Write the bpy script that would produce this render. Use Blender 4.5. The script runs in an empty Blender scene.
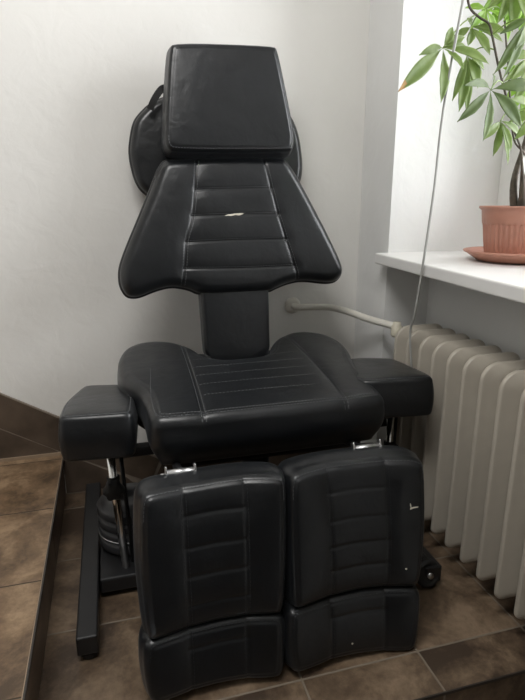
import bpy, bmesh, math, random
import numpy as np
from mathutils import Vector, Matrix
random.seed(7)
C = bpy.context.scene.collection
PI = math.pi

# ------------------------------------------------------------------ helpers
def link(name, me, mat=None, parent=None, smooth=True):
    o = bpy.data.objects.new(name, me); C.objects.link(o)
    if mat: me.materials.append(mat)
    if smooth and len(me.polygons):
        me.polygons.foreach_set('use_smooth', [True]*len(me.polygons))
    if parent:
        o.parent = parent
        o.matrix_parent_inverse = Matrix.Translation(-parent.location)
    return o
def mesh(name, V, F, mat=None, parent=None, smooth=True):
    me = bpy.data.meshes.new(name); me.from_pydata([tuple(map(float, v)) for v in V], [], F); me.update()
    return link(name, me, mat, parent, smooth)
def frombm(name, bm, mat=None, parent=None, smooth=True, recalc=True):
    if recalc: bmesh.ops.recalc_face_normals(bm, faces=bm.faces)
    me = bpy.data.meshes.new(name); bm.to_mesh(me); bm.free()
    return link(name, me, mat, parent, smooth)
def thing(name, label, cat, loc=(0,0,0), group=None):
    o = bpy.data.objects.new(name, None); C.objects.link(o); o.location = loc
    o.empty_display_size = .1
    tag(o, label, cat, group); return o
def tag(o, label, cat, group=None):
    o['label'] = label; o['category'] = cat
    if group: o['group'] = group
    return o
def struct(o): o['kind'] = 'structure'; return o

def box(bm, x0, x1, y0, y1, z0, z1, bev=0, seg=2, M=None):
    r = bmesh.ops.create_cube(bm, size=1)
    vs = r['verts']
    for v in vs:
        v.co = Vector(((x0+x1)/2 + v.co.x*(x1-x0), (y0+y1)/2 + v.co.y*(y1-y0), (z0+z1)/2 + v.co.z*(z1-z0)))
    if bev:
        es = list({e for v in vs for e in v.link_edges})
        r = bmesh.ops.bevel(bm, geom=es, offset=bev, segments=seg, profile=.5, affect='EDGES')
        vs = r['verts']
    if M is not None: bmesh.ops.transform(bm, matrix=M, verts=vs)
    return vs
def boxo(name, b, mat, parent=None, bev=0, seg=2, M=None, smooth=False):
    bm = bmesh.new(); box(bm, *b, bev=bev, seg=seg, M=M)
    o = frombm(name, bm, mat, parent, smooth=False)
    return o
def prism(name, pts, h0, h1, axis, mat, parent=None, bev=0):
    """polygon pts extruded along axis: 'y' pts=(x,z); 'z' pts=(x,y); 'x' pts=(y,z)"""
    f = {'y': lambda p, h: (p[0], h, p[1]), 'z': lambda p, h: (p[0], p[1], h), 'x': lambda p, h: (h, p[0], p[1])}[axis]
    bm = bmesh.new()
    a = [bm.verts.new(f(p, h0)) for p in pts]; b = [bm.verts.new(f(p, h1)) for p in pts]
    n = len(pts)
    bm.faces.new(a); bm.faces.new(b[::-1])
    for i in range(n): bm.faces.new((a[i], a[(i+1) % n], b[(i+1) % n], b[i]))
    bmesh.ops.recalc_face_normals(bm, faces=bm.faces)
    if bev: bmesh.ops.bevel(bm, geom=list(bm.edges), offset=bev, segments=2, profile=.5, affect='EDGES')
    return frombm(name, bm, mat, parent, smooth=False)
def catmull(P, k=8, closed=False):
    P = [Vector(p) for p in P]; n = len(P); out = []
    rng = range(n if closed else n-1)
    for i in rng:
        if closed: a, b, c, d = P[(i-1) % n], P[i], P[(i+1) % n], P[(i+2) % n]
        else: a, b, c, d = P[max(i-1, 0)], P[i], P[i+1], P[min(i+2, n-1)]
        for j in range(k):
            t = j/k
            out.append(.5*((2*b)+(c-a)*t+(2*a-5*b+4*c-d)*t*t+(3*b-a-3*c+d)*t**3))
    if not closed: out.append(P[-1])
    return out
def tube(name, path, rad, mat, parent=None, seg=12, caps=True, bm=None):
    """tube with radius rad (number or list)"""
    own = bm is None
    if own: bm = bmesh.new()
    path = [Vector(p) for p in path]; n = len(path)
    R = rad if isinstance(rad, (list, tuple)) else [rad]*n
    t0 = (path[1]-path[0]).normalized()
    nrm = t0.orthogonal().normalized(); rings = []
    for i, p in enumerate(path):
        t = (path[min(i+1, n-1)]-path[max(i-1, 0)]).normalized()
        nrm = (nrm - t*nrm.dot(t)).normalized(); b = t.cross(nrm)
        rings.append([bm.verts.new(p+(nrm*math.cos(a)+b*math.sin(a))*R[i]) for a in [2*PI*k/seg for k in range(seg)]])
    for i in range(n-1):
        for k in range(seg):
            bm.faces.new((rings[i][k], rings[i][(k+1) % seg], rings[i+1][(k+1) % seg], rings[i+1][k]))
    if caps: bm.faces.new(rings[0][::-1]); bm.faces.new(rings[-1])
    if own: return frombm(name, bm, mat, parent)
def lathe(name, prof, c, mat, parent=None, seg=64, rmod=None, bm=None, M=None):
    own = bm is None
    if own: bm = bmesh.new()
    rings = []
    for i, (r, z) in enumerate(prof):
        ring = []
        for k in range(seg):
            a = 2*PI*k/seg
            rr = r if rmod is None else r*rmod(a, i)
            p = Vector((rr*math.cos(a), rr*math.sin(a), z))
            if M is not None: p = M @ p
            ring.append(bm.verts.new(p+Vector(c)))
        rings.append(ring)
    for i in range(len(rings)-1):
        for k in range(seg):
            bm.faces.new((rings[i][k], rings[i][(k+1) % seg], rings[i+1][(k+1) % seg], rings[i+1][k]))
    if prof[0][0] > 1e-5: bm.faces.new(rings[0][::-1])
    if prof[-1][0] > 1e-5: bm.faces.new(rings[-1])
    if own:
        bmesh.ops.remove_doubles(bm, verts=bm.verts, dist=1e-6)
        return frombm(name, bm, mat, parent)

# ------------------------------------------------------------------ materials
def nodes(name):
    m = bpy.data.materials.new(name); m.use_nodes = True
    nt = m.node_tree; b = nt.nodes['Principled BSDF']; return m, nt, b
def N(nt, t, **kw):
    n = nt.nodes.new(t)
    for k, v in kw.items():
        if k in n.inputs.keys() if isinstance(k, str) else False: n.inputs[k].default_value = v
        else: setattr(n, k, v)
    return n
def noise(nt, vec, scale, detail=4, rough=.55, dist=0):
    n = nt.nodes.new('ShaderNodeTexNoise'); n.inputs['Scale'].default_value = scale
    n.inputs['Detail'].default_value = detail; n.inputs['Roughness'].default_value = rough
    n.inputs['Distortion'].default_value = dist
    nt.links.new(vec, n.inputs['Vector']); return n
def ramp(nt, fac, stops):
    r = nt.nodes.new('ShaderNodeValToRGB'); e = r.color_ramp.elements
    while len(e) < len(stops): e.new(.5)
    for i, (p, c) in enumerate(stops): e[i].position = p; e[i].color = (*c, 1) if len(c) == 3 else c
    nt.links.new(fac, r.inputs['Fac']); return r
def bump(nt, b, h, strength, dist, prev=None):
    n = nt.nodes.new('ShaderNodeBump'); n.inputs['Strength'].default_value = strength; n.inputs['Distance'].default_value = dist
    nt.links.new(h, n.inputs['Height'])
    if prev is not None: nt.links.new(prev.outputs['Normal'], n.inputs['Normal'])
    nt.links.new(n.outputs['Normal'], b.inputs['Normal']); return n
def geo(nt): return nt.nodes.new('ShaderNodeTexCoord').outputs['Object']
def plain(name, col, rough=.5, metal=0, spec=.5, var=.06, vs=30, bmp=.0):
    m, nt, b = nodes(name); v = geo(nt); n = noise(nt, v, vs, 4)
    lo = tuple(c*(1-var) for c in col); hi = tuple(min(1, c*(1+var)) for c in col)
    r = ramp(nt, n.outputs['Fac'], [(.3, lo), (.7, hi)])
    nt.links.new(r.outputs['Color'], b.inputs['Base Color'])
    b.inputs['Roughness'].default_value = rough; b.inputs['Metallic'].default_value = metal
    b.inputs['Specular IOR Level'].default_value = spec
    if bmp: bump(nt, b, n.outputs['Fac'], .5, bmp)
    return m
def plaster(name, col, spots=True, strength=.35):
    m, nt, b = nodes(name); v = geo(nt)
    n1 = noise(nt, v, 3.0, 5, .6); n2 = noise(nt, v, 45, 5, .6); n3 = noise(nt, v, 13, 3, .5, .6)
    r = ramp(nt, n1.outputs['Fac'], [(.3, tuple(c*.955 for c in col)), (.7, col)])
    nt.links.new(r.outputs['Color'], b.inputs['Base Color'])
    b.inputs['Roughness'].default_value = .8; b.inputs['Specular IOR Level'].default_value = .25
    p = bump(nt, b, n3.outputs['Fac'], strength, .006); bump(nt, b, n2.outputs['Fac'], strength*.8, .0015, p)
    return m
def tile_mat(name, ox, oy, px, py, tones, grout=(.20,.165,.125), gw=.004, rough=.36):
    m, nt, b = nodes(name); v = geo(nt)
    sep = nt.nodes.new('ShaderNodeSeparateXYZ'); nt.links.new(v, sep.inputs[0])
    def mth(op, a, bb=None, c=None):
        n = nt.nodes.new('ShaderNodeMath'); n.operation = op
        for i, q in enumerate((a, bb, c)):
            if q is None: continue
            if isinstance(q, (int, float)): n.inputs[i].default_value = q
            else: nt.links.new(q, n.inputs[i])
        return n.outputs[0]
    def cell(s, o, p):
        q = mth('DIVIDE', mth('SUBTRACT', s, o), p)
        fl = mth('FLOOR', q); fr = mth('SUBTRACT', q, fl)
        d = mth('MULTIPLY', mth('MINIMUM', fr, mth('SUBTRACT', 1., fr)), p)
        return fl, d
    fx, dx = cell(sep.outputs[0], ox, px); fy, dy = cell(sep.outputs[1], oy, py)
    d = mth('MINIMUM', dx, dy)
    g = nt.nodes.new('ShaderNodeMapRange'); g.inputs['From Min'].default_value = gw*.45; g.inputs['From Max'].default_value = gw*.75
    nt.links.new(d, g.inputs['Value'])                                   # 0 grout .. 1 tile
    cid = nt.nodes.new('ShaderNodeCombineXYZ'); nt.links.new(fx, cid.inputs[0]); nt.links.new(fy, cid.inputs[1])
    wn = nt.nodes.new('ShaderNodeTexWhiteNoise'); wn.noise_dimensions = '3D'; nt.links.new(cid.outputs[0], wn.inputs['Vector'])
    off = nt.nodes.new('ShaderNodeVectorMath'); off.operation = 'MULTIPLY_ADD'
    nt.links.new(wn.outputs['Color'], off.inputs[0]); off.inputs[1].default_value = (7, 7, 7); nt.links.new(v, off.inputs[2])
    n1 = noise(nt, off.outputs[0], 5.5, 7, .62, .5); n2 = noise(nt, off.outputs[0], 60, 4, .7)
    mx = mth('ADD', mth('MULTIPLY', n1.outputs['Fac'], .8), mth('MULTIPLY', n2.outputs['Fac'], .2))
    mx = mth('ADD', mx, mth('MULTIPLY', mth('SUBTRACT', wn.outputs['Value'], .5), .10))
    r = ramp(nt, mx, [(.38, tones[0]), (.5, tones[1]), (.62, tones[2])])
    mix = nt.nodes.new('ShaderNodeMix'); mix.data_type = 'RGBA'
    nt.links.new(g.outputs[0], mix.inputs['Factor']); mix.inputs['A'].default_value = (*grout, 1)
    nt.links.new(r.outputs['Color'], mix.inputs['B']); nt.links.new(mix.outputs['Result'], b.inputs['Base Color'])
    rr = nt.nodes.new('ShaderNodeMapRange'); rr.inputs['To Min'].default_value = .8; rr.inputs['To Max'].default_value = rough
    nt.links.new(g.outputs[0], rr.inputs['Value']); nt.links.new(rr.outputs[0], b.inputs['Roughness'])
    b.inputs['Specular IOR Level'].default_value = .4
    p = bump(nt, b, mx, .35, .002); bump(nt, b, g.outputs[0], .6, .0015, p)
    return m
def leather(name, base=.0048, rough=.31):
    m, nt, b = nodes(name); v = geo(nt)
    vo = nt.nodes.new('ShaderNodeTexVoronoi'); vo.inputs['Scale'].default_value = 420; nt.links.new(v, vo.inputs['Vector'])
    n = noise(nt, v, 9, 4, .55); n2 = noise(nt, v, 16, 3, .5, .3); n3 = noise(nt, v, 160, 3)
    r = ramp(nt, n.outputs['Fac'], [(.3, (base*.9, base*1.05, base*1.25)), (.7, (base*1.25, base*1.45, base*1.75))])
    nt.links.new(r.outputs['Color'], b.inputs['Base Color'])
    rr = nt.nodes.new('ShaderNodeMapRange'); rr.inputs['To Min'].default_value = rough-.06; rr.inputs['To Max'].default_value = rough+.10
    nt.links.new(n2.outputs['Fac'], rr.inputs['Value']); nt.links.new(rr.outputs[0], b.inputs['Roughness'])
    b.inputs['Specular IOR Level'].default_value = .52
    b.inputs['Sheen Weight'].default_value = .04; b.inputs['Sheen Roughness'].default_value = .45; b.inputs['Sheen Tint'].default_value = (.9,.95,1,1)
    p = bump(nt, b, n2.outputs['Fac'], .35, .006); p = bump(nt, b, n3.outputs['Fac'], .2, .0004, p); bump(nt, b, vo.outputs['Distance'], .2, .0003, p)
    return m
M_LEA = leather('black_leather')
M_STITCH = plain('grey_thread', (.085,.088,.092), .6)
M_DARKTHREAD = plain('black_thread', (.022,.024,.026), .6)
M_BLACKMETAL = plain('black_powder_coat', (.014,.014,.015), .42)
M_RUBBER = plain('black_rubber', (.012,.012,.012), .6)
M_GREYRUB = plain('dark_grey_rubber', (.045,.045,.048), .42)
M_CHROME = plain('chrome', (.75,.74,.72), .16, 1)
M_STEEL = plain('zinc_steel', (.62,.62,.62), .32, 1)
M_FOAM = plain('torn_leather_backing', (.62,.58,.48), .9)
M_WALL = plaster('white_plaster', (.80,.785,.75))
M_WALLR = plaster('white_plaster_window_wall', (.80,.80,.785))
M_SILL = plain('white_painted_sill', (.80,.79,.77), .35, var=.02, vs=8)
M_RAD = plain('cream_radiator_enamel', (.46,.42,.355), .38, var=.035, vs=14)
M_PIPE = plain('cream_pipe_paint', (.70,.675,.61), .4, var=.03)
M_VALVE = plain('ivory_plastic', (.66,.62,.50), .45)
M_TERRA = plain('terracotta_plastic', (.43,.205,.145), .45, var=.07, vs=12)
M_SOIL = plain('potting_soil', (.03,.02,.014), .95, var=.5, vs=90, bmp=.01)
M_BARK = plain('grey_brown_bark', (.10,.085,.065), .8, var=.35, vs=50, bmp=.004)
M_CABLE = plain('grey_white_cable', (.42,.42,.40), .5)
M_FLOOR = tile_mat('brown_stone_tiles', .350, .918, .296, .295, [(.055,.037,.025), (.135,.093,.060), (.25,.18,.12)])
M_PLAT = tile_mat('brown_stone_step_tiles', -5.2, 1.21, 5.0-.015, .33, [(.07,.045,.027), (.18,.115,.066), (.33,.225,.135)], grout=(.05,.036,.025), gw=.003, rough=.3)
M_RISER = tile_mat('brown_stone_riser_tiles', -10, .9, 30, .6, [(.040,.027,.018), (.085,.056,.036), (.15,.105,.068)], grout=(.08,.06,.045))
M_SKIRT = plain('brown_skirting_tile', (.085,.062,.045), .4, var=.4, vs=9)
M_GROUT = plain('light_grout', (.24,.20,.16), .8)
M_TRIM = plain('dark_edge_trim', (.03,.024,.02), .4)
M_TRIML = plain('tan_tile_edge', (.30,.22,.15), .4)
M_CEIL = plaster('white_ceiling', (.8,.8,.78))
M_FRAME = plain('white_window_frame', (.78,.78,.76), .35, var=.02)
def glass():
    m, nt, b = nodes('window_glass'); nt.nodes.remove(b)
    out = nt.nodes['Material Output']
    tr = nt.nodes.new('ShaderNodeBsdfTransparent'); gl = nt.nodes.new('ShaderNodeBsdfGlossy'); gl.inputs['Roughness'].default_value = .02
    fr = nt.nodes.new('ShaderNodeFresnel'); fr.inputs['IOR'].default_value = 1.45
    mx = nt.nodes.new('ShaderNodeMixShader'); nt.links.new(fr.outputs[0], mx.inputs[0]); nt.links.new(tr.outputs[0], mx.inputs[1]); nt.links.new(gl.outputs[0], mx.inputs[2])
    nt.links.new(mx.outputs[0], out.inputs['Surface']); return m
M_GLASS = glass()
def leafmat(name, c1, c2, tip=None):
    m, nt, b = nodes(name); v = geo(nt); n = noise(nt, v, 18, 4)
    r = ramp(nt, n.outputs['Fac'], [(.3, c1), (.7, c2)])
    nt.links.new(r.outputs['Color'], b.inputs['Base Color']); b.inputs['Roughness'].default_value = .42
    tl = nt.nodes.new('ShaderNodeBsdfTranslucent'); nt.links.new(r.outputs['Color'], tl.inputs['Color'])
    mx = nt.nodes.new('ShaderNodeMixShader'); mx.inputs[0].default_value = .55
    nt.links.new(b.outputs[0], mx.inputs[1]); nt.links.new(tl.outputs[0], mx.inputs[2])
    nt.links.new(mx.outputs[0], nt.nodes['Material Output'].inputs['Surface']); return m
M_LEAF = [leafmat('green_leaf', (.24,.34,.10), (.38,.48,.19)), leafmat('dark_green_leaf', (.15,.22,.08), (.25,.33,.13)),
          leafmat('backlit_yellow_leaf', (.30,.50,.08), (.42,.60,.14))]  # last one: light through the top right leaves put into their colour
M_DRY = plain('dry_leaf_tip', (.45,.27,.10), .7)

# ------------------------------------------------------------------ the room
WX, WY = .92, 1.918          # right wall plane, back wall plane
NY = 1.685                   # window niche side
LY = .803                    # landing edge
SZ = .163                    # platform height
struct(boxo('floor', (-.24, 1.25, LY, 2.02, -.12, 0), M_FLOOR))
struct(boxo('wall_back', (-2.4, 1.6, WY, WY+.2, -.4, 2.7), M_WALL))
# right wall: pier, breast below the sill (set back), lintel above, strip below camera side
struct(boxo('wall_right_pier', (WX, 1.45, NY, WY+.02, -.2, 2.7), M_WALLR)).name = 'wall_right'
struct(boxo('wall_right_breast', (1.090, 1.45, -.6, NY+.01, -1.2, .822), M_WALLR)).name = 'wall_window_breast'
struct(boxo('wall_right_lintel', (WX, 1.45, -.6, NY, 2.15, 2.7), M_WALLR)).name = 'wall_window_lintel'
struct(boxo('wall_right_near', (WX, 1.45, -3.4, -.6, -1.4, 2.7), M_WALLR)).name = 'wall_right_near'
# the platform step at the left and its riser
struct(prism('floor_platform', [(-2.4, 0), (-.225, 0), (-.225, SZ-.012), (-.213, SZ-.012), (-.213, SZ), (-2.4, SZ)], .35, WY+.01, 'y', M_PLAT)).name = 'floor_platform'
struct(boxo('trim_1', (-.2145, -.2105, .35, WY, SZ-.011, SZ+.0012), M_TRIM))
struct(boxo('trim_2', (-.2165, -.2146, .35, WY, SZ-.001, SZ+.0008), M_TRIML))
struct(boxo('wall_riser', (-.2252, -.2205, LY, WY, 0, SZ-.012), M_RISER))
# steps going down towards the viewer
for k in range(4):
    z = -.163*(k+1)
    struct(boxo('floor_step', (-.24, 1.1, LY-.30*(k+1), LY-.30*k-.008 if k else LY+.002, z-.14, z), M_FLOOR)).name = 'floor_step'
struct(boxo('floor_lower', (-2.4, 1.1, -3.4, LY-1.2, -.98, -.815), M_FLOOR))
struct(boxo('trim_3', (-.22, 1.07, LY-.003, LY+.0005, -.006, .0012), M_TRIM))
struct(boxo('wall_left', (-2.6, -2.4, -3.4, WY+.1, -1.4, 2.7), M_WALL))
struct(boxo('wall_behind', (-2.6, 1.45, -3.6, -3.4, -1.4, 2.7), M_WALL))
struct(boxo('added_panel_behind', (-2.4, .92, -3.4, -3.37, -.82, .95), M_SKIRT))  # three unseen dark panels, added so the leg rest leather reflects brown
struct(boxo('added_panel_left', (-2.4, -2.37, -3.37, .3, -.82, .95), M_SKIRT))
struct(boxo('added_panel_near', (.89, .92, -3.37, -.6, -.82, .95), M_SKIRT))
struct(boxo('ceiling', (-2.4, 1.45, -3.4, WY+.1, 2.7, 2.8), M_CEIL))
# sloping stair skirting on the back wall, then the low skirting
sl = -.60
def zt(x): return .095 + (.137-x)*-sl
P = []
yk0, yk1 = WY-.011, WY+.005
xs = [-1.6, -1.265, -.93, -.595, -.395, -.188, .02, .137]
bw = .135                                    # height of the sloping band
def skirt(name, pts, mat, y0=yk0, y1=yk1): return struct(prism(name, pts, y0, y1, 'y', mat))
# backing of grout, then tiles proud of it
skirt('baseboard_back', [(-1.6, zt(-1.6)), (.137, .095), (.92, .095), (.92, 0), (-.218, 0), (-.218, SZ), (-1.6, SZ)], M_GROUT, WY-.009)
g = .0022
k = 0
cuts = [-1.57, -1.27, -.97, -.67, -.405, -.105, .13]
for a, b in zip(cuts[:-1], cuts[1:]):
    k += 1
    sh = bw*.28
    if b < -.15 or True:
        q = [(a+g, zt(a)-g*2), (b-g, zt(b)-g*2), (b-sh-g, zt(b-sh)-bw), (a-sh+g, zt(a-sh)-bw)]
        lim = SZ+.004 if b < -.2 else .004
        q = [(x, max(z, lim)) for x, z in q]
        skirt('baseboard_slope', q, M_SKIRT)
lowtop = [(x, zt(x)-bw-g*2) for x in (-1.57, -1.0, -.5)]
xe = .137-(SZ+.006+bw-.095)/-sl              # where the lower triangle meets the platform
skirt('baseboard_platform', [(-1.57, zt(-1.57)-bw-g*2), (-.245, zt(-.245)-bw-g*2), (-.222, SZ+.006), (-1.57, SZ+.006)], M_SKIRT)
skirt('baseboard_fill', [(-.216, zt(-.216)-bw-g*2), (.0, zt(0)-bw-g*2), (.03, .006), (-.216, .006)], M_SKIRT)
skirt('baseboard_low', [(.142, .092), (.918, .092), (.918, .005), (.10, .005)], M_SKIRT)
struct(boxo('trim_4', (-1.6, -.222, WY-.018, WY-.010, SZ, SZ+.011), M_TRIML))
# baseboard of the right wall under the radiator
struct(boxo('baseboard_right', (1.078, 1.091, LY, NY, 0, .08), M_SKIRT))
# sill
sm = bmesh.new(); box(sm, .872, 1.33, -.6, NY+.004, .840, .876, bev=.005, seg=3)
for v_ in sm.verts: v_.co.z -= (NY-v_.co.y)*.017
s = struct(frombm('window_sill', sm, M_SILL, smooth=False)); s.name = 'trim_5'
# window: frame with mullion and two casements, glass panes
wx = 1.335
win = bpy.data.objects.new('window_1', None); C.objects.link(win); win['kind'] = 'structure'; win.location = (wx, .6, .876)
bm = bmesh.new()
for (y0, y1, z0, z1) in [(-.6, NY, .876, .93), (-.6, NY, 2.09, 2.15), (NY-.06, NY, .93, 2.09), (-.6, -.54, .93, 2.09), (.50, .59, .93, 2.09)]:
    box(bm, wx, wx+.07, y0, y1, z0, z1, bev=.004)
frombm('window_frame', bm, M_FRAME, win, smooth=False)
bm = bmesh.new()
for (a, b) in ((-.54, .50), (.59, NY-.06)):
    for (y0, y1, z0, z1) in [(a, b, .93, .985), (a, b, 2.035, 2.09), (a, a+.055, .985, 2.035), (b-.055, b, .985, 2.035)]:
        box(bm, wx-.012, wx+.045, y0+.002, y1-.002, z0, z1, bev=.005)
frombm('window_sash', bm, M_FRAME, win, smooth=False)
for (a, b) in ((-.485, .445), (.645, NY-.115)):
    boxo('window_pane', (wx+.014, wx+.018, a, b, .985, 2.035), M_GLASS, win)

# ------------------------------------------------------------------ upholstery
def smooth_outline(pts, it=3, w=.22):
    """corner cutting; a point given as (u, v, s) with s>0 keeps a tighter corner"""
    P = [np.array(p[:2], float) for p in pts]
    for _ in range(it):
        Q = []
        for i in range(len(P)):
            a, b = P[i], P[(i+1) % len(P)]
            Q += [a*(1-w)+b*w, a*w+b*(1-w)]
        P = Q
    return np.array(P)
def resample(P, n):
    P = np.vstack([P, P[:1]]); d = np.r_[0, np.cumsum(np.linalg.norm(np.diff(P, axis=0), axis=1))]
    s = np.linspace(0, d[-1], n, endpoint=False)
    return np.c_[np.interp(s, d, P[:, 0]), np.interp(s, d, P[:, 1])]
def segdist(Q, A, B):
    """distance of points Q to segments A[i]-B[i]: min over i"""
    out = np.full(len(Q), 1e9)
    for a, b in zip(A, B):
        ab = b-a; t = np.clip(((Q-a) @ ab)/max(ab @ ab, 1e-12), 0, 1)
        out = np.minimum(out, np.linalg.norm(Q-(a+t[:, None]*ab), axis=1))
    return out
class Cushion:
    def __init__(s, outline, T, r, P0, v, seams=(), puff=.012, puffR=.06, n=None, bend=None, center=None,
                 NN=300, MM=64, it=3, cw=.22, bulge=.006, groove=.004, gw=.0045, edge_seam=None, taper=0., piping=0):
        s.T, s.r, s.bend = T, r, bend or (lambda u, w: 0*u)
        s.P0 = np.array(P0, float); s.v = np.array(v, float); s.v /= np.linalg.norm(s.v); s.u = np.array([1., 0, 0])
        s.n = np.cross(s.u, s.v); s.puff, s.puffR = puff, puffR
        s.O = resample(smooth_outline(outline, it, cw), NN)
        s.seams = [np.array([tuple(p) for p in catmull([(a, b, 0) for a, b in q], 8)])[:, :2] for q in seams]
        s.groove, s.gw, s.es = groove, gw, edge_seam
        s.bulge, s.taper = bulge, taper
        c = np.array(center if center is not None else s.O.mean(0)); s.c = c
        s.M, s.N = MM, NN
    def height(s, Q):
        A = s.O; B = np.roll(s.O, -1, 0)
        d = segdist(Q, A, B) if len(Q) < 400000 else None
        ds = np.linalg.norm(np.roll(s.O, -1, 0)-s.O, axis=1).mean()
        D = np.zeros(len(Q))
        for o in s.O: D += 1/np.maximum(((Q-o)**2).sum(1), 1e-6)**2
        D = np.minimum((2/PI*D*ds)**(-1/3), 1.2*d+1e-4)
        x = np.clip(d/s.r, 0, 1)
        h = s.T - s.r + s.r*np.sqrt(np.clip(1-(1-x)**2, 0, 1)) + s.puff*(1-np.exp(-D/s.puffR))
        for q in s.seams:
            dd = segdist(Q, q[:-1], q[1:])
            h -= s.groove*np.exp(-(dd/s.gw)**2) + s.groove*.9*np.exp(-(dd/(s.gw*4.5))**2)
        if s.es is not None:
            h -= .0013*np.exp(-((d-s.es)/.0032)**2)
        return h, d
    def world(s, Q, w):
        w = w + s.bend(Q[:, 0], Q[:, 1])
        return s.P0 + Q[:, :1]*s.u + Q[:, 1:2]*s.v + w[:, None]*s.n
    def build(s, name, mat, parent):
        tt = np.r_[1-np.linspace(0, 1, 22)**1.4*.22, np.linspace(.78, 0.0, s.M-20)[1:]]
        rows = []
        for t in tt[:-1]: rows.append(s.c + t*(s.O-s.c))
        Q = np.vstack(rows); h, d = s.height(Q)
        h[:s.N] = s.T-s.r
        front = s.world(Q, h)
        hc, _ = s.height(s.c[None]); cw = s.world(s.c[None], hc)
        # sides
        nr = 9; side = []
        # outline normals
        tg = np.roll(s.O, -1, 0)-np.roll(s.O, 1, 0); tg /= np.linalg.norm(tg, axis=1)[:, None]
        nm = np.c_[tg[:, 1], -tg[:, 0]]
        if ((s.O-s.c)*nm).sum() < 0: nm = -nm
        rb = .012
        ws = np.linspace(s.T-s.r, rb, nr)[1:]
        for w in ws:
            f = (s.T-s.r-w)/(s.T-s.r-rb)
            side.append(s.world(s.O+nm*(s.bulge*math.sin(PI*f)-s.taper*f), np.full(s.N, w)))
        for a in (30, 60, 90):
            a = math.radians(a)
            side.append(s.world(s.O+nm*(-s.taper-rb*(1-math.cos(a))), np.full(s.N, rb*(1-math.sin(a)))))
        side.append(s.world(s.c+.5*(s.O-s.c), np.full(s.N, 0.)))
        back_c = s.world(s.c[None], np.array([0.]))
        V = np.vstack([front, cw] + side + [back_c]); n = s.N; nf = len(rows)
        F = []
        def quads(a, b, flip):
            for k in range(n):
                q = (a+k, a+(k+1) % n, b+(k+1) % n, b+k); F.append(q[::-1] if flip else q)
        for i in range(nf-1): quads(i*n, (i+1)*n, False)
        ci = nf*n
        for k in range(n): F.append(((nf-1)*n+k, (nf-1)*n+(k+1) % n, ci))
        base = ci+1; quads(0, base, True)
        for i in range(len(side)-1): quads(base+i*n, base+(i+1)*n, True)
        last = base+(len(side)-1)*n; bc = base+len(side)*n
        for k in range(n): F.append((last+(k+1) % n, last+k, bc))
        bm = bmesh.new(); vs = [bm.verts.new(p) for p in V.tolist()]
        for f in F: bm.faces.new([vs[i] for i in f])
        return frombm(name, bm, mat, parent)
    def stitches(s, paths, parent, step=.0085, ln=.0055, rad=.00085, mat=None, name='stitching'):
        for q in paths:
            V, F = [], []
            q = np.array(q, float)
            L = np.r_[0, np.cumsum(np.linalg.norm(np.diff(q, axis=0), axis=1))]
            st = np.arange(0, L[-1]-ln, step)
            A = np.c_[np.interp(st, L, q[:, 0]), np.interp(st, L, q[:, 1])]; B = np.c_[np.interp(st+ln, L, q[:, 0]), np.interp(st+ln, L, q[:, 1])]
            px, py = s.O[:, 0], s.O[:, 1]; qx, qy = np.roll(px, -1), np.roll(py, -1)
            def inside(P):
                x, y = P[:, :1], P[:, 1:2]
                c = ((py > y) != (qy > y)) & (x < (qx-px)*(y-py)/np.where(qy == py, 1e-9, qy-py)+px)
                return c.sum(1) % 2 == 1
            ok = inside(A) & inside(B); A, B = A[ok], B[ok]
            if len(A) == 0: continue
            ha, _ = s.height(A); hb, _ = s.height(B)
            WA, WB = s.world(A, ha+rad*.5), s.world(B, hb+rad*.5)
            for a, b in zip(WA, WB):
                t = b-a; t = t/np.linalg.norm(t); sd = np.cross(t, s.n); sd /= np.linalg.norm(sd); up = np.cross(sd, t)
                i = len(V)
                for p in (a, b):
                    for (cx, cy) in ((1, 0), (0, 1), (-1, 0), (0, -1)): V.append(p+sd*rad*cx+up*rad*cy)
                for k in range(4): F.append((i+k, i+(k+1) % 4, i+4+(k+1) % 4, i+4+k))
                F.append((i+3, i+2, i+1, i)); F.append((i+4, i+5, i+6, i+7))
            mesh(name, V, F, mat or M_STITCH, parent, smooth=False)
    def inset(s, d, f=lambda p: True):
        tg = np.roll(s.O, -1, 0)-np.roll(s.O, 1, 0); tg /= np.linalg.norm(tg, axis=1)[:, None]
        nm = np.c_[-tg[:, 1], tg[:, 0]]
        if ((s.c-s.O)*nm).sum() < 0: nm = -nm
        P = s.O+nm*d; keep = [f(p) for p in P]
        # contiguous run(s)
        runs, cur = [], []
        n = len(P); st = 0
        if not all(keep):
            st = next(i for i in range(n) if keep[i] and not keep[i-1]) if any(keep) else 0
        for j in range(n):
            i = (st+j) % n
            if keep[i]: cur.append(P[i])
            elif cur: runs.append(cur); cur = []
        if cur: runs.append(cur)
        return [r for r in runs if len(r) > 2]
def off(path, d):
    p = np.array([tuple(x) for x in catmull([(a, b, 0) for a, b in path], 8)])[:, :2]
    t = np.gradient(p, axis=0); t /= np.linalg.norm(t, axis=1)[:, None]
    return p + d*np.c_[-t[:, 1], t[:, 0]]

chair = thing('treatment_chair', 'black leather treatment chair with winged backrest and split leg rests', 'chair', (.38, 1.45, 0))

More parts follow.
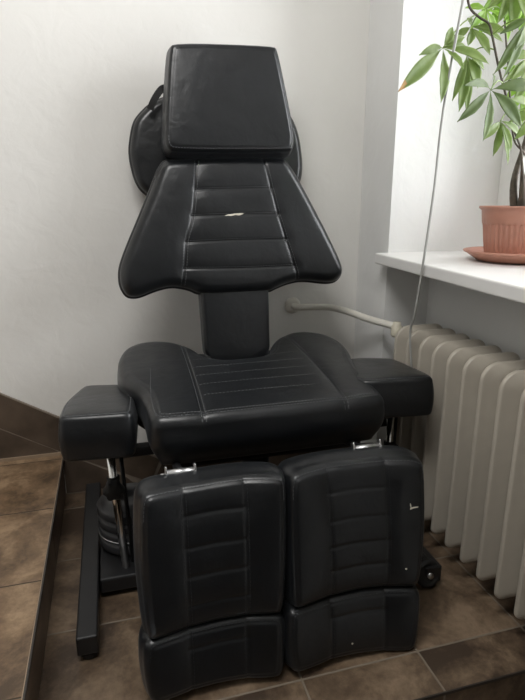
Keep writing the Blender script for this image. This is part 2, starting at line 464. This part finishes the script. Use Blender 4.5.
# --- backrest
BO = [(-.190,.624),(.155,.636),(.178,.622),(.213,.570),(.292,.423),(.352,.300),(.358,.262),(.335,.236),(.300,.232),(.216,.245),(.165,.238),(.120,.222),(.099,.212),
      (-.125,.212),(-.160,.232),(-.215,.243),(-.265,.232),(-.318,.212),(-.350,.216),(-.366,.250),(-.365,.295),(-.347,.344),(-.264,.514),(-.222,.610)]
sL = [(-.113,.640),(-.139,.455),(-.162,.38),(-.173,.295),(-.181,.235)]
sR = [(.091,.640),(.128,.468),(.159,.358),(.187,.268),(.192,.236)]
bh = [[(-.127,.527),(0,.531),(.112,.534)],[(-.141,.449),(0,.452),(.134,.453)],[(-.161,.371),(0,.375),(.156,.374)],[(-.173,.292),(0,.288),(.180,.29)]]
back = Cushion(BO, .058, .030, [.39, 1.66, .55], [0, .18, 1], seams=[sL, sR]+bh, puff=.012, puffR=.05, center=(-.003, .38), it=3, groove=.003, NN=420, MM=100)
bo = back.build('backrest', M_LEA, chair)
back.stitches([off(sL, .006), off(sL, -.006), off(sR, .006), off(sR, -.006)] + [off(q, .004) for q in bh], bo)
# tear and its lining
def ribbon(c, pts, wid, name, mat, parent, lift=.0012):
    V, F = [], []
    for i, (u, v) in enumerate(pts):
        w = wid[i]
        for dv in (-w, w):
            q = np.array([[u, v+dv]]); h, _ = c.height(q)
            V.append(c.world(q, h+lift)[0]); 
    n = len(pts)
    for i in range(n-1): F.append((2*i, 2*i+2, 2*i+3, 2*i+1))
    off_ = len(V)
    V += [tuple(np.array(p)-c.n*.002) for p in V[:off_]]
    for i in range(n-1): F.append((off_+2*i, off_+2*i+1, off_+2*i+3, off_+2*i+2))
    for i in range(n-1):
        for s0 in (0, 1):
            a, b = 2*i+s0, 2*i+2+s0; F.append((a, b, b+off_, a+off_))
    bm = bmesh.new(); vs = [bm.verts.new(tuple(map(float, p))) for p in V]
    for f in F: bm.faces.new([vs[k] for k in f])
    return frombm(name, bm, mat, parent, smooth=False)
ribbon(back, [(-.041,.4485),(-.030,.451),(-.020,.4505),(-.008,.453),(.004,.4525),(.014,.454),(.019,.455)], [.0004,.0018,.0028,.0022,.0034,.0024,.0005], 'tear', M_FOAM, bo)
# stem below the backrest
SO = [(-.125,.30),(.100,.30),(.099,.20),(.092,-.06),(-.120,-.06),(-.125,.20)]
stem = Cushion(SO, .062, .014, [.39, 1.685, .55], [0, .18, 1], puff=.006, center=(-.01, .12), it=2, NN=200, MM=40, bulge=.003)
so = stem.build('backrest_stem', M_LEA, chair)
# --- headrest
HO = [(-.172,.272),(.130,.284),(.144,.272),(.190,.020),(.181,-.018),(.168,-.026),(-.188,-.034),(-.206,-.022),(-.213,.005),(-.184,.250)]
head = Cushion(HO, .118, .016, [.39, 1.795, 1.2], [0, .16, 1], puff=.007, puffR=.05, center=(-.012,.13), it=2, bulge=.008, edge_seam=.013, taper=.004)
ho = head.build('headrest', M_LEA, chair)
head.stitches(head.inset(.0095, lambda p: p[1] < 0.02), ho)
ribbon(head, [(-.016,-.012),(-.0145,-.016),(-.014,-.020)], [.001,.0016,.001], 'loose_thread', M_STITCH, ho, lift=.001)
# small bracket between headrest and backrest
boxo('headrest_bracket', (.33, .44, 1.765, 1.80, 1.05, 1.22), M_BLACKMETAL, chair, bev=.004)
boxo('backrest_hinge', (.30, .48, 1.69, 1.74, .40, .58), M_BLACKMETAL, chair, bev=.006)

# --- seat
SE = [(-.372,.30),(-.372,.42),(-.352,.50),(-.305,.543),(-.250,.550),(-.200,.535),(-.155,.503),(-.128,.45),(-.110,.385),(-.060,.350),(.050,.353),(.092,.385),(.114,.450),(.150,.505),(.205,.545),(.275,.545),(.335,.50),(.358,.42),
      (.350,.335),(.325,.26),(.310,.18),(.305,.10),(.306,.03),(.296,-.004),(.262,-.014),(-.24,-.012),(-.296,-.006),(-.311,.02),(-.313,.10),(-.320,.17),(-.350,.22)]
t1 = [(-.168,.50),(-.174,.2),(-.183,-.02)]; t2 = [(.187,.53),(.192,.244),(.184,-.02)]
t3 = [(-.283,.30),(-.292,.18),(-.296,.10),(-.292,.02)]
sh_ = [[(-.165,y),(0,y+.004),(.178,y)] for y in (.345,.285,.225,.165,.10)]
seat = Cushion(SE, .138, .030, [.37, 1.2, .42], [0, .5, .05], seams=[t1, t2], puff=.006, puffR=.05, center=(-.01,.22), NN=420, MM=110, bulge=.012, edge_seam=.026, groove=.0022,
               bend=lambda u, v: .0*np.clip((v-.2)/.3, 0, 1)*np.clip(np.abs(u)/.22, 0, 1)**2 - .003*np.clip((v-.05)/.35, 0, 1)*(1-np.clip(np.abs(u)/.25, 0, 1)**2), taper=.02)
seo = seat.build('seat', M_LEA, chair)
seat.stitches([off(t1, .005), off(t1, -.005), off(t2, .005), off(t2, -.005), off(t3, 0)] + seat.inset(.020, lambda p: p[1] < .04) + seat.inset(.029, lambda p: p[1] < .04), seo)
seat.stitches(sh_, seo, step=.010, ln=.005, rad=.0006, name='quilting')
# under-seat frame
boxo('seat_frame', (.12, .64, 1.26, 1.62, .385, .43), M_BLACKMETAL, chair, bev=.005)

# --- leg rests
def legbend(u0, half, k): return lambda u, v: k*np.clip((u-u0)/half, -1.1, 1.1)**2 - k
def legrest(sign):
    P0 = [.37, 1.03, .04]; v = [0, .08, .40]
    T = .115
    if sign < 0:
        U = [(-.352,.118),(-.358,.27),(-.352,.375),(-.346,.415),(-.325,.424),(-.25,.424),(-.134,.428),(-.060,.424),(-.036,.414),(-.034,.375),(-.040,.25),(-.050,.135),(-.058,.104),(-.085,.104),(-.20,.110),(-.30,.104),(-.345,.104)]
        Lw = [(-.362,.098),(-.366,.040),(-.360,-.018),(-.350,-.040),(-.325,-.044),(-.20,-.040),(-.10,-.050),(-.072,-.050),(-.058,-.036),(-.050,.045),(-.050,.090),(-.066,.106),(-.10,.110),(-.20,.113),(-.30,.110),(-.345,.110)]
        V1 = [(-.258,.47),(-.261,.26),(-.263,.08)]; V2 = [(-.126,.47),(-.131,.26),(-.138,.08)]
        H = [[(-.260,y),(-.195,y+.003),(-.132,y+.001)] for y in (.359,.290,.227,.162)]
        W1 = [(-.263,.13),(-.266,-.06)]; W2 = [(-.137,.13),(-.141,-.06)]; HL = [[(-.263,.060),(-.2,.063),(-.138,.061)]]
        u0, half = -.197, .155
    else:
        U = [(-.036,.122),(-.034,.26),(-.032,.375),(-.026,.412),(-.004,.424),(.063,.428),(.203,.426),(.275,.422),(.302,.408),(.306,.375),(.304,.25),(.290,.130),(.280,.104),(.255,.102),(.14,.114),(.02,.110),(-.022,.108)]
        Lw = [(-.048,.105),(-.054,.040),(-.050,-.010),(-.040,-.040),(-.012,-.048),(.10,-.046),(.20,-.058),(.258,-.066),(.278,-.050),(.290,.03),(.292,.080),(.280,.104),(.25,.108),(.12,.116),(.02,.112),(-.032,.114)]
        V1 = [(.063,.47),(.065,.26),(.063,.08)]; V2 = [(.208,.47),(.207,.26),(.200,.08)]
        H = [[(.064,y),(.135,y+.001),(.205,y-.004)] for y in (.361,.296,.236,.180)]
        W1 = [(.063,.13),(.058,-.06)]; W2 = [(.201,.13),(.194,-.06)]; HL = [[(.062,.062),(.13,.063),(.198,.058)]]
        u0, half = .133, .155
    bend = legbend(u0, half, .020)
    c = Cushion(U, T, .021, P0, v, seams=[V1, V2]+H, puff=.018, puffR=.05, center=(u0, .26), NN=300, MM=90, it=2, bulge=.010, edge_seam=.012, groove=.0020, bend=bend, gw=.005)
    lab = 'left' if sign < 0 else 'right'
    o = c.build('leg_rest', M_LEA, chair)
    ins = [[p for p in run] for run in c.inset(.009, lambda p: p[1] > .36)]
    c.stitches(ins, o, rad=.0007)
    c.stitches([off(V1, .005), off(V1, -.005), off(V2, .005), off(V2, -.005)], o, mat=M_DARKTHREAD, rad=.0006)
    d = Cushion(Lw, T-.006, .022, P0, v, seams=[W1, W2]+HL, puff=.008, puffR=.03, center=(u0-.01, .022), NN=260, MM=56, it=2, bulge=.008, edge_seam=.018, groove=.0020, bend=bend, gw=.005)
    e = d.build('foot_rest', M_LEA, o)
    d.stitches([off(W1, .005), off(W2, -.005)]+[[p for p in r] for r in d.inset(.014, lambda p: p[1] > .06)], e, mat=M_DARKTHREAD, rad=.0006)
    # steel back rail joining both pads to the hinge
    V0 = np.array(P0)
    uu = u0
    a = c.world(np.array([[uu, .36]]), np.array([-.005]))[0]; b = c.world(np.array([[uu, .0]]), np.array([-.005]))[0]
    tube('support_rail', [a, b], .011, M_BLACKMETAL, o)
    return c, o, d, e
LC, LO, LD, LE = legrest(-1)
RC, RO, RD, RE = legrest(1)
# worn spots on the right leg rest
ribbon(RC, [(.258,.302),(.265,.3035),(.273,.304),(.279,.304)], [.0022,.0016,.0012,.0005], 'tear', M_FOAM, RO)
ribbon(RC, [(.258,.314),(.2595,.311),(.261,.307)], [.002,.004,.003], 'tear', M_FOAM, RO)
for (cc, oo, u, v) in ((RC, RO, .245, .158), (RD, RE, .110, -.008)):
    ribbon(cc, [(u-.0025, v), (u, v), (u+.0025, v)], [.0008,.0024,.0008], 'worn_spot', M_FOAM, oo)
# steel hinge brackets at the top of each leg rest
def hinge(x0, x1, y, z, rot, parent):
    bm = bmesh.new()
    tube(None, [(x0, y, z), (x1, y, z)], .0085, None, seg=16, bm=bm)
    o = frombm('hinge_pin', bm, M_STEEL, parent)
    for x in (x0, x1):
        Mx = Matrix.Translation((x, y, z)) @ Matrix.Rotation(rot, 4, 'X')
        boxo('hinge_plate', (-.0025, .0025, -.009, .009, -.016, .016), M_STEEL, parent, bev=.002, M=Mx)
    bm = bmesh.new(); tube(None, [(x0-.012, y-.002, z-.002), (x0-.002, y-.002, z-.002)], .005, None, seg=10, bm=bm)
    frombm('hinge_bolt', bm, M_STEEL, parent)
hinge(.084, .148, 1.085, .470, -.35, LO)
hinge(.532, .602, 1.085, .470, -.5, RO)
for x in (.12, .585):
    tube('hinge_arm', [(x, 1.09, .468), (x, 1.17, .43), (x, 1.30, .405)], .010, M_BLACKMETAL, chair)

# --- armrests
def arm(P0, out, sgn, cen):
    c = Cushion(out, .112, .014, P0, [0, 1, -.1], puff=.007, puffR=.04, center=cen, NN=220, MM=44, it=2, cw=.17, bulge=.005, edge_seam=.012)
    o = c.build('armrest', M_LEA, chair)
    c.stitches([[p for p in r] for r in c.inset(.009, lambda p: p[1] < .10)], o)
    return o
A1 = arm([-.05, 1.3, .44], [(-.097,-.040),(-.084,-.052),(.050,-.070),(.070,-.066),(.078,-.048),(.092,.17),(.084,.235),(.066,.250),(-.035,.280),(-.056,.270),(-.094,.10)], -1, (.008,.13))
A2 = arm([.768, 1.248, .464], [(-.150,.010),(.058,-.024),(.077,-.016),(.106,.235),(.098,.262),(.010,.315),(-.050,.310),(-.140,.20)], 1, (-.02,.13))
# left post: chrome rod, knobs; the right one the same
def post(x, y, xb, yb, parent_name=None):
    p = bpy.data.objects.new('armrest_post', None); C.objects.link(p); p.parent = chair
    p.matrix_parent_inverse = Matrix.Translation(-chair.location); p.location = (x, y, .2)
    tube('rod', [(x, y, .45), (xb, yb, .05)], .0115, M_CHROME, p, 16)
    tube('clamp_sleeve', [(x+(xb-x)*.30, y+(yb-y)*.30, .33), (x+(xb-x)*.42, y+(yb-y)*.42, .28)], .017, M_RUBBER, p, 16)
    # knurled knob: a many-lobed wheel on the sleeve
    kx, ky, kz = x+(xb-x)*.36, y+(yb-y)*.36, .305
    lathe('knob', [(.004,-.015),(.022,-.015),(.026,-.010),(.026,.009),(.021,.014),(.004,.014)], (kx-.002, ky-.028, kz), M_RUBBER, p, 40,
          rmod=lambda a, i: 1+.10*math.cos(6*a), M=Matrix.Rotation(PI/2, 3, 'X'))
    lathe('knob', [(.003,-.012),(.010,-.012),(.012,-.006),(.012,.008),(.008,.012),(.003,.012)], (x-.028, y-.02, .425), M_RUBBER, p, 24, rmod=lambda a, i: 1+.08*math.cos(5*a))
    tube('side_bar', [(x+.03, y+.02, .40), (xb+.02, yb+.02, .06)], .006, M_BLACKMETAL, p, 12)
post(-.042, 1.385, -.018, 1.345)
post(.80, 1.385, .775, 1.335)
for (x0, x1) in ((-.04, .15), (.62, .80)):
    boxo('armrest_bracket', (x0, x1, 1.40, 1.44, .365, .390), M_BLACKMETAL, chair, bev=.004)

# --- base
def base_beam(x):
    bm = bmesh.new(); box(bm, x-.026, x+.026-.003, 1.10, 1.84, .020, .070, bev=.004)
    o = frombm('base_beam', bm, M_BLACKMETAL, chair, smooth=False)
    for y in (1.125, 1.81):
        lathe('foot_pad', [(.018,0),(.021,.003),(.021,.016),(.012,.021)], (x, y, 0), M_RUBBER, o, 24)
    return o
base_beam(-.115); base_beam(.835-.03)
boxo('base_crossbar', (-.090, .780, 1.305, 1.47, .018, .062), M_BLACKMETAL, chair, bev=.006)
# column with bellows under the seat
lathe('lift_column', [(.075,.06),(.075,.10),(.055,.105),(.055,.26),(.042,.262),(.042,.40)], (.375, 1.42, 0), M_BLACKMETAL, chair, 48)
# stack of round rubber rings beside the left post
prof = []
for k in range(4):
    z = .062+.034*k
    prof += [(.076, z), (.087, z+.002), (.0895, z+.006), (.0895, z+.024), (.087, z+.028), (.076, z+.030)]
prof += [(.078,.200), (.030,.203), (.027,.190), (.001,.190)]
lathe('bellows', [(.001,.062)]+prof, (.004, 1.475, .004), M_GREYRUB, chair, 64, rmod=lambda a, i: 1.05)
lathe('bellows_ring', [(.092,.1045),(.0955,.1045),(.0955,.107),(.092,.107)], (.004, 1.475, .004), M_STEEL, chair, 64)
# castor at the front end of the right-hand beam
cst = bpy.data.objects.new('castor', None); C.objects.link(cst); cst.parent = chair
cst.matrix_parent_inverse = Matrix.Translation(-chair.location); cst.location = (.81, 1.12, .045)
RY = Matrix.Rotation(PI/2-.25, 3, 'X')
lathe('wheel', [(.001,-.012),(.028,-.012),(.030,-.014),(.036,-.012),(.039,-.007),(.039,.007),(.036,.012),(.030,.014),(.028,.012),(.001,.012)], (.790, 1.115, .045), M_RUBBER, cst, 48, M=RY)
lathe('axle_cap', [(.001,-.010),(.007,-.010),(.009,-.006),(.009,.005),(.001,.005)], (.792, 1.101, .045), M_STEEL, cst, 20, M=RY)
boxo('castor_fork', (.765, .805, 1.135, 1.18, .04, .08), M_BLACKMETAL, cst, bev=.006)

# ------------------------------------------------------------------ neck pillow hung behind the headrest
pil = thing('neck_pillow', 'flat rounded black cushion strapped behind the headrest of the chair', 'cushion', (.36, 1.86, 1.2))
PO = [(-.304,.062),(-.290,.098),(-.235,.150),(-.14,.180),(.15,.165),(.215,.130),(.243,.070),(.256,-.02),(.250,-.085),(.205,-.140),(.10,-.150),(-.20,-.165),(-.255,-.145),(-.300,-.105),(-.318,-.01)]
pc = Cushion(PO, .050, .022, [.400, 1.872, 1.195], [0, .1, 1], puff=.006, center=(-.03, 0), NN=240, MM=40, it=2)
po = pc.build('cushion_body', M_LEA, pil)
pts = catmull([(.150, 1.80, 1.315), (.165, 1.795, 1.345), (.190, 1.80, 1.375), (.215, 1.83, 1.38)], 6)
bm = bmesh.new(); prev = None
for i, p in enumerate(pts):
    t = (pts[min(i+1, len(pts)-1)]-pts[max(i-1, 0)]).normalized(); b = Vector((0, -1, 0)); s_ = t.cross(b).normalized()
    q = [bm.verts.new(p+s_*.010), bm.verts.new(p-s_*.010), bm.verts.new(p-s_*.010+Vector((0, .003, 0))), bm.verts.new(p+s_*.010+Vector((0, .003, 0)))]
    if prev:
        for k in range(4): bm.faces.new((prev[k], prev[(k+1) % 4], q[(k+1) % 4], q[k]))
    prev = q
frombm('strap', bm, M_RUBBER, pil, smooth=False)

# ------------------------------------------------------------------ radiator
rad = thing('radiator', 'cream column radiator with tall flat sections under the window sill', 'radiator', (.97, 1.1, 0))
def section(y):
    X0, X1 = .884, 1.060; Z0, Z1 = .064, .652; th = .016
    # rounded slab outline in x-z
    def rr(x0, x1, z0, z1, rt, rbm):
        P = []
        for (cx, cz, r, a0) in ((x0+rt, z1-rt, rt, PI), (x1-.03, z1-.03, .03, PI/2), (x1-rbm, z0+rbm, rbm, 0), (x0+rbm, z0+rbm, rbm, -PI/2)):
            for k in range(9):
                a = a0 - k*PI/16
                P.append((cx+r*math.cos(a), cz+r*math.sin(a)))
        return P
    bm = bmesh.new()
    rows = []
    prof = [(.0000, 0), (.0035, .0004), (.0060, .0022), (.0072, .005), (.0088, .011), (.0135, .024), (.0185, .036), (.0225, .047), (.0240, .056)]
    prof = [(-d, i) for d, i in prof[::-1]] + prof[1:]
    for (dy, ins) in prof:
        rows.append([bm.verts.new((x, y+dy, z)) for x, z in rr(X0+ins, X1-ins*.3, Z0+ins*.35, Z1-ins*.30, .048-ins*.3, .020)])
    n = len(rows[0])
    for a, b in zip(rows[:-1], rows[1:]):
        for k in range(n): bm.faces.new((a[k], a[(k+1) % n], b[(k+1) % n], b[k]))
    bm.faces.new(rows[0]); bm.faces.new(rows[-1][::-1])
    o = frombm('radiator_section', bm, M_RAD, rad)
    return o
ys = [.884+.0725*k for k in range(-7, 10)]
s0 = None
for y in ys:
    if s0 is None: s0 = section(y); y0_ = y; continue
    c = s0.copy(); C.objects.link(c)
    c.location = s0.location + Vector((0, y-y0_, 0))
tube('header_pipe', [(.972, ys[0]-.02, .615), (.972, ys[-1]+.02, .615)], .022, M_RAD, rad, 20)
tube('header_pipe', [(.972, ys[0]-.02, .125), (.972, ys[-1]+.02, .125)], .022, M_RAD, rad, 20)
for y in (ys[8], ys[-2]):
    boxo('wall_bracket', (1.02, 1.08, y+.028, y+.044, .14, .17), M_RAD, rad)
# heating pipe with flange and valve
hp = thing('heating_pipe', 'cream painted heating pipe running from the back wall to the radiator', 'pipe', (.653, 1.9, .66))
tube('pipe', catmull([(.655,1.92,.664),(.668,1.885,.661),(.72,1.865,.663),(.778,1.84,.663),(.825,1.79,.655),(.862,1.70,.645),(.890,1.61,.643),(.910,1.575,.640)], 10), .0125, M_PIPE, hp, 20)
lathe('wall_flange', [(.014,0),(.030,.001),(.031,.005),(.022,.012),(.014,.013)], (.655, 1.918, .664), M_PIPE, hp, 32, M=Matrix.Rotation(PI/2, 3, 'X'))
lathe('valve', [(.001,-.030),(.014,-.030),(.018,-.024),(.018,.006),(.013,.012),(.013,.020),(.001,.020)], (.907, 1.572, .637), M_VALVE, hp, 24)
tube('valve_union', [(.910, 1.572, .637), (.96, 1.55, .615)], .011, M_BARK, hp, 16)

# ------------------------------------------------------------------ plant
PX, PY, PZ = 1.170, 1.385, .8725
sauc = lathe('plant_saucer', [(.001,0),(.092,0),(.100,.003),(.128,.022),(.137,.026),(.139,.030),(.135,.032),(.126,.028),(.100,.010),(.001,.008)], (PX, PY, PZ), M_TERRA, None, 96)
tag(sauc, 'round terracotta coloured saucer on the window sill under the plant pot', 'saucer')
plant = thing('potted_plant', 'leafy money tree in a ribbed terracotta pot on the window sill', 'plant', (PX, PY, PZ+.009))
def ribs(a, i): return 1 + (.045*(1-abs(math.cos(18*a))**3) if 3 <= i <= 8 else .02)
lathe('pot', [(.001,.009),(.068,.009),(.072,.012),(.074,.020),(.077,.04),(.080,.06),(.083,.085),(.0855,.104),(.0865,.108),(.0905,.112),(.0925,.130),(.0945,.148),(.101,.153),(.103,.157),(.1015,.1605),(.096,.1605),(.090,.155),(.087,.135),(.001,.133)],
      (PX, PY, PZ), M_TERRA, plant, 384, rmod=ribs)
lathe('soil', [(.001,.1355),(.086,.1355),(.0865,.134),(.001,.134)], (PX, PY, PZ+.004), M_SOIL, plant, 48)
T1 = catmull([(1.180,1.385,.99),(1.182,1.38,1.04),(1.172,1.38,1.11),(1.147,1.37,1.187),(1.108,1.36,1.237),(1.07,1.35,1.303),(1.023,1.34,1.382),(.987,1.33,1.448),(.971,1.33,1.481),(.95,1.34,1.496),(.925,1.35,1.519),(.917,1.36,1.56)], 5)
nT = len(T1)
tube('trunk', T1, [max(.0030, .0185-.0012*i) for i in range(nT)], M_BARK, plant, 12)
T2 = catmull([(1.198,1.385,.99),(1.196,1.385,1.08),(1.170,1.375,1.17),(1.12,1.37,1.213),(1.10,1.38,1.317),(1.095,1.40,1.416),(1.088,1.41,1.475),(1.07,1.42,1.594)], 6)
tube('trunk', T2, [max(.0026, .016-.0011*i) for i in range(len(T2))], M_BARK, plant, 12)
T3 = catmull([(1.186,1.400,.99),(1.17,1.41,1.10),(1.188,1.40,1.25),(1.18,1.40,1.45),(1.17,1.40,1.62)], 6)
tube('trunk', T3, [max(.0026, .015-.0008*i) for i in range(len(T3))], M_BARK, plant, 12)
LEAVES = [((0.844, 1.33, 1.418), [(0.709, 1.299, 1.305, 0.0386), (0.847, 1.324, 1.29, 0.0368), (0.766, 1.31, 1.392, 0.0219), (0.864, 1.328, 1.466, 0.0246), (0.904, 1.33, 1.447, 0.0222), (0.95, 1.285, 1.378, 0.031), (0.877, 1.281, 1.36, 0.0238), (0.935, 1.347, 1.418, 0.0225)]), ((0.94, 1.36, 1.48), [(0.984, 1.331, 1.411, 0.0272), (1.027, 1.329, 1.464, 0.0222), (0.957, 1.39, 1.444, 0.0258), (1.032, 1.348, 1.448, 0.02), (0.896, 1.377, 1.449, 0.0204), (0.918, 1.348, 1.495, 0.015)]), ((0.956, 1.39, 1.422), [(0.948, 1.391, 1.282, 0.0361), (0.898, 1.352, 1.301, 0.0226), (1.001, 1.391, 1.344, 0.0387), (0.984, 1.409, 1.281, 0.0261), (1.008, 1.382, 1.387, 0.0231)]), ((0.914, 1.22, 1.306), [(0.835, 1.229, 1.232, 0.0296), (0.91, 1.224, 1.19, 0.0295), (0.808, 1.175, 1.301, 0.0196), (1.023, 1.231, 1.225, 0.0342), (1.041, 1.217, 1.316, 0.0316), (0.896, 1.194, 1.335, 0.0133)]), ((1.014, 1.3, 1.25), [(0.931, 1.252, 1.196, 0.0209), (1.017, 1.319, 1.164, 0.0245), (1.047, 1.288, 1.175, 0.0215), (1.059, 1.308, 1.141, 0.0194), (1.097, 1.32, 1.217, 0.0196)]), ((1.069, 1.42, 1.598), [(1.006, 1.427, 1.524, 0.0291), (1.06, 1.444, 1.498, 0.0321), (1.1, 1.402, 1.527, 0.0312), (1.114, 1.434, 1.475, 0.0293), (1.16, 1.406, 1.513, 0.0313), (0.978, 1.445, 1.603, 0.0268)]), ((0.983, 1.2, 1.459), [(0.919, 1.22, 1.341, 0.0294), (0.897, 1.158, 1.317, 0.0258), (1.02, 1.161, 1.343, 0.0302), (0.928, 1.167, 1.381, 0.026), (0.929, 1.227, 1.429, 0.0205)]), ((1.088, 1.3, 1.404), [(0.997, 1.285, 1.339, 0.0262), (1.013, 1.3, 1.399, 0.0241), (1.029, 1.274, 1.288, 0.0307), (1.094, 1.291, 1.278, 0.0311), (1.017, 1.281, 1.344, 0.0285), (1.125, 1.278, 1.307, 0.0261)]), ((1.169, 1.42, 1.391), [(1.112, 1.417, 1.323, 0.0263), (1.14, 1.417, 1.293, 0.0289), (1.2, 1.442, 1.266, 0.0294), (1.221, 1.425, 1.303, 0.0264), (1.115, 1.444, 1.411, 0.0241)]), ((1.083, 1.36, 1.571), [(1.049, 1.379, 1.505, 0.0281), (1.116, 1.389, 1.474, 0.0309), (1.15, 1.364, 1.489, 0.0304), (1.033, 1.323, 1.47, 0.0245)]), ((0.987, 1.28, 1.563), [(0.941, 1.299, 1.505, 0.0313), (0.978, 1.307, 1.475, 0.034), (1.021, 1.302, 1.459, 0.0338), (1.043, 1.276, 1.476, 0.0284), (1.085, 1.287, 1.52, 0.0287)]), ((1.093, 1.26, 1.269), [(0.972, 1.227, 1.287, 0.025), (1.022, 1.277, 1.245, 0.0284), (1.027, 1.256, 1.199, 0.028), (1.061, 1.233, 1.169, 0.0274)]), ((1.009, 1.4, 1.536), [(0.934, 1.355, 1.471, 0.0226), (1.005, 1.418, 1.478, 0.0237), (1.064, 1.429, 1.48, 0.0265), (1.022, 1.357, 1.506, 0.0201), (0.954, 1.414, 1.54, 0.021)])]
stems = [Vector(p) for p in T1+T2+T3]
def leaf(hub, tip, wid, mat, parent, seed):
    rnd = random.Random(seed)
    hub, tip = Vector(hub), Vector(tip); ax = tip-hub; L = ax.length; d = ax.normalized()
    sag = Vector((0, 0, 1))*L*(.10+.08*rnd.random())*(1-abs(d.z))
    ctl = (hub+tip)/2 + sag + Vector((0, -.012, 0))
    side = d.cross(Vector((rnd.uniform(-.35,.35), -1, rnd.uniform(-.2,.5)))).normalized()
    n = 18; m = 7; V = []
    for i in range(n+1):
        t = i/n
        p = hub*(1-t)**2 + ctl*2*t*(1-t) + tip*t*t
        tg = ((ctl-hub)*(1-t)+(tip-ctl)*t).normalized()
        sd = (side-tg*side.dot(tg)).normalized(); nm = sd.cross(tg)
        tt = max(0, (t-.06)/.94)
        w = wid*.47*(math.sin(PI*tt**1.05)**1.05) if t > .06 else .0008
        w = max(w, .0006)
        for j in range(m):
            s = (j/(m-1)-.5)*2
            fold = abs(s)*w*.32 + .0007*math.sin(t*26+2*s)*abs(s)
            V.append(p+sd*s*w+nm*fold)
    F = [(i*m+j, i*m+j+1, (i+1)*m+j+1, (i+1)*m+j) for i in range(n) for j in range(m-1)]
    o = mesh('leaf', V, F, mat, parent)
    so_ = o.modifiers.new('thickness', 'SOLIDIFY'); so_.thickness = .0006
    return o
for ci, (hub, tips) in enumerate(LEAVES):
    hv = Vector(hub)
    near = min(stems, key=lambda q: (q-hv).length + abs(q.z-hv.z)*.3)
    mid = (near+hv)/2 + Vector((0, 0, .012))
    tube('leaf_stalk', catmull([near, mid, hv], 6), .0017, M_LEAF[0], plant, 8)
    for k, (x, y, z, w) in enumerate(tips):
        mt = M_LEAF[2] if ci in (5, 9, 12, 8) else M_LEAF[(ci+k) % 3 == 0 and 0 or (1 if ci in (3, 6) else 0)]
        lf = leaf(hub, (x, y, z), w, mt, plant, ci*50+k)
        if ci == 0 and k == 0:
            lf['label'] = 'long leaf with a browned tip'; lf.data.materials.append(M_DRY)
            for pl in lf.data.polygons:
                if pl.index >= 15*6+2: pl.material_index = 1

# ------------------------------------------------------------------ hanging cable
cab = tube('hanging_cable', catmull([(.862,1.27,1.68),(.862,1.289,1.513),(.862,1.31,1.41),(.862,1.336,1.254),(.862,1.345,1.094),(.862,1.358,.973),(.862,1.374,.856),(.863,1.388,.77),(.866,1.404,.71),(.872,1.4277,.66),(.885,1.4277,.55),(.945,1.4277,.2)], 8), .0034, M_CABLE, None, 10)
tag(cab, 'thin grey white cable hanging past the window sill edge down to the radiator', 'cable')

# ------------------------------------------------------------------ light
w = bpy.data.worlds.new('World'); bpy.context.scene.world = w; w.use_nodes = True
bg = w.node_tree.nodes['Background']; bg.inputs['Color'].default_value = (.90,.95,1,1); bg.inputs['Strength'].default_value = 1.35
def area(name, loc, rot, sx, sy, power, col):
    l = bpy.data.lights.new(name, 'AREA'); l.shape = 'RECTANGLE'; l.size = sx; l.size_y = sy; l.energy = power; l.color = col
    o = bpy.data.objects.new(name, l); C.objects.link(o); o.location = loc; o.rotation_euler = rot; return o
area('window_daylight', (1.50, .55, 1.52), (0, PI/2, 0), 1.25, 2.3, 60, (.97,.985,1))
st = area('overhead_fill', (-.2, .50, 2.66), (0, 0, 0), 1.0, .8, 28, (1,.985,.965))  # added overhead fill lamp, placed for sheen on headrest and upward faces
st.rotation_euler = (Vector((0, 1.0, 0))-st.location).to_track_quat('-Z', 'Y').to_euler()

# ------------------------------------------------------------------ camera
cam = bpy.data.cameras.new('camera'); co = bpy.data.objects.new('camera', cam); C.objects.link(co)
Pp, Yy = math.radians(15.56), math.radians(15.66)
fw = Vector((math.sin(Yy)*math.cos(Pp), math.cos(Yy)*math.cos(Pp), -math.sin(Pp)))
co.location = (0, 0, 1.05); co.rotation_euler = fw.to_track_quat('-Z', 'Y').to_euler()
cam.sensor_fit = 'VERTICAL'; cam.sensor_height = 24; cam.lens = 539/700*24; cam.clip_start = .01
sc = bpy.context.scene; sc.camera = co
sc.view_settings.view_transform = 'Standard'; sc.view_settings.look = 'None'; sc.view_settings.gamma = 1
sc.view_settings.use_curve_mapping = False; sc.view_settings.exposure = 0.52
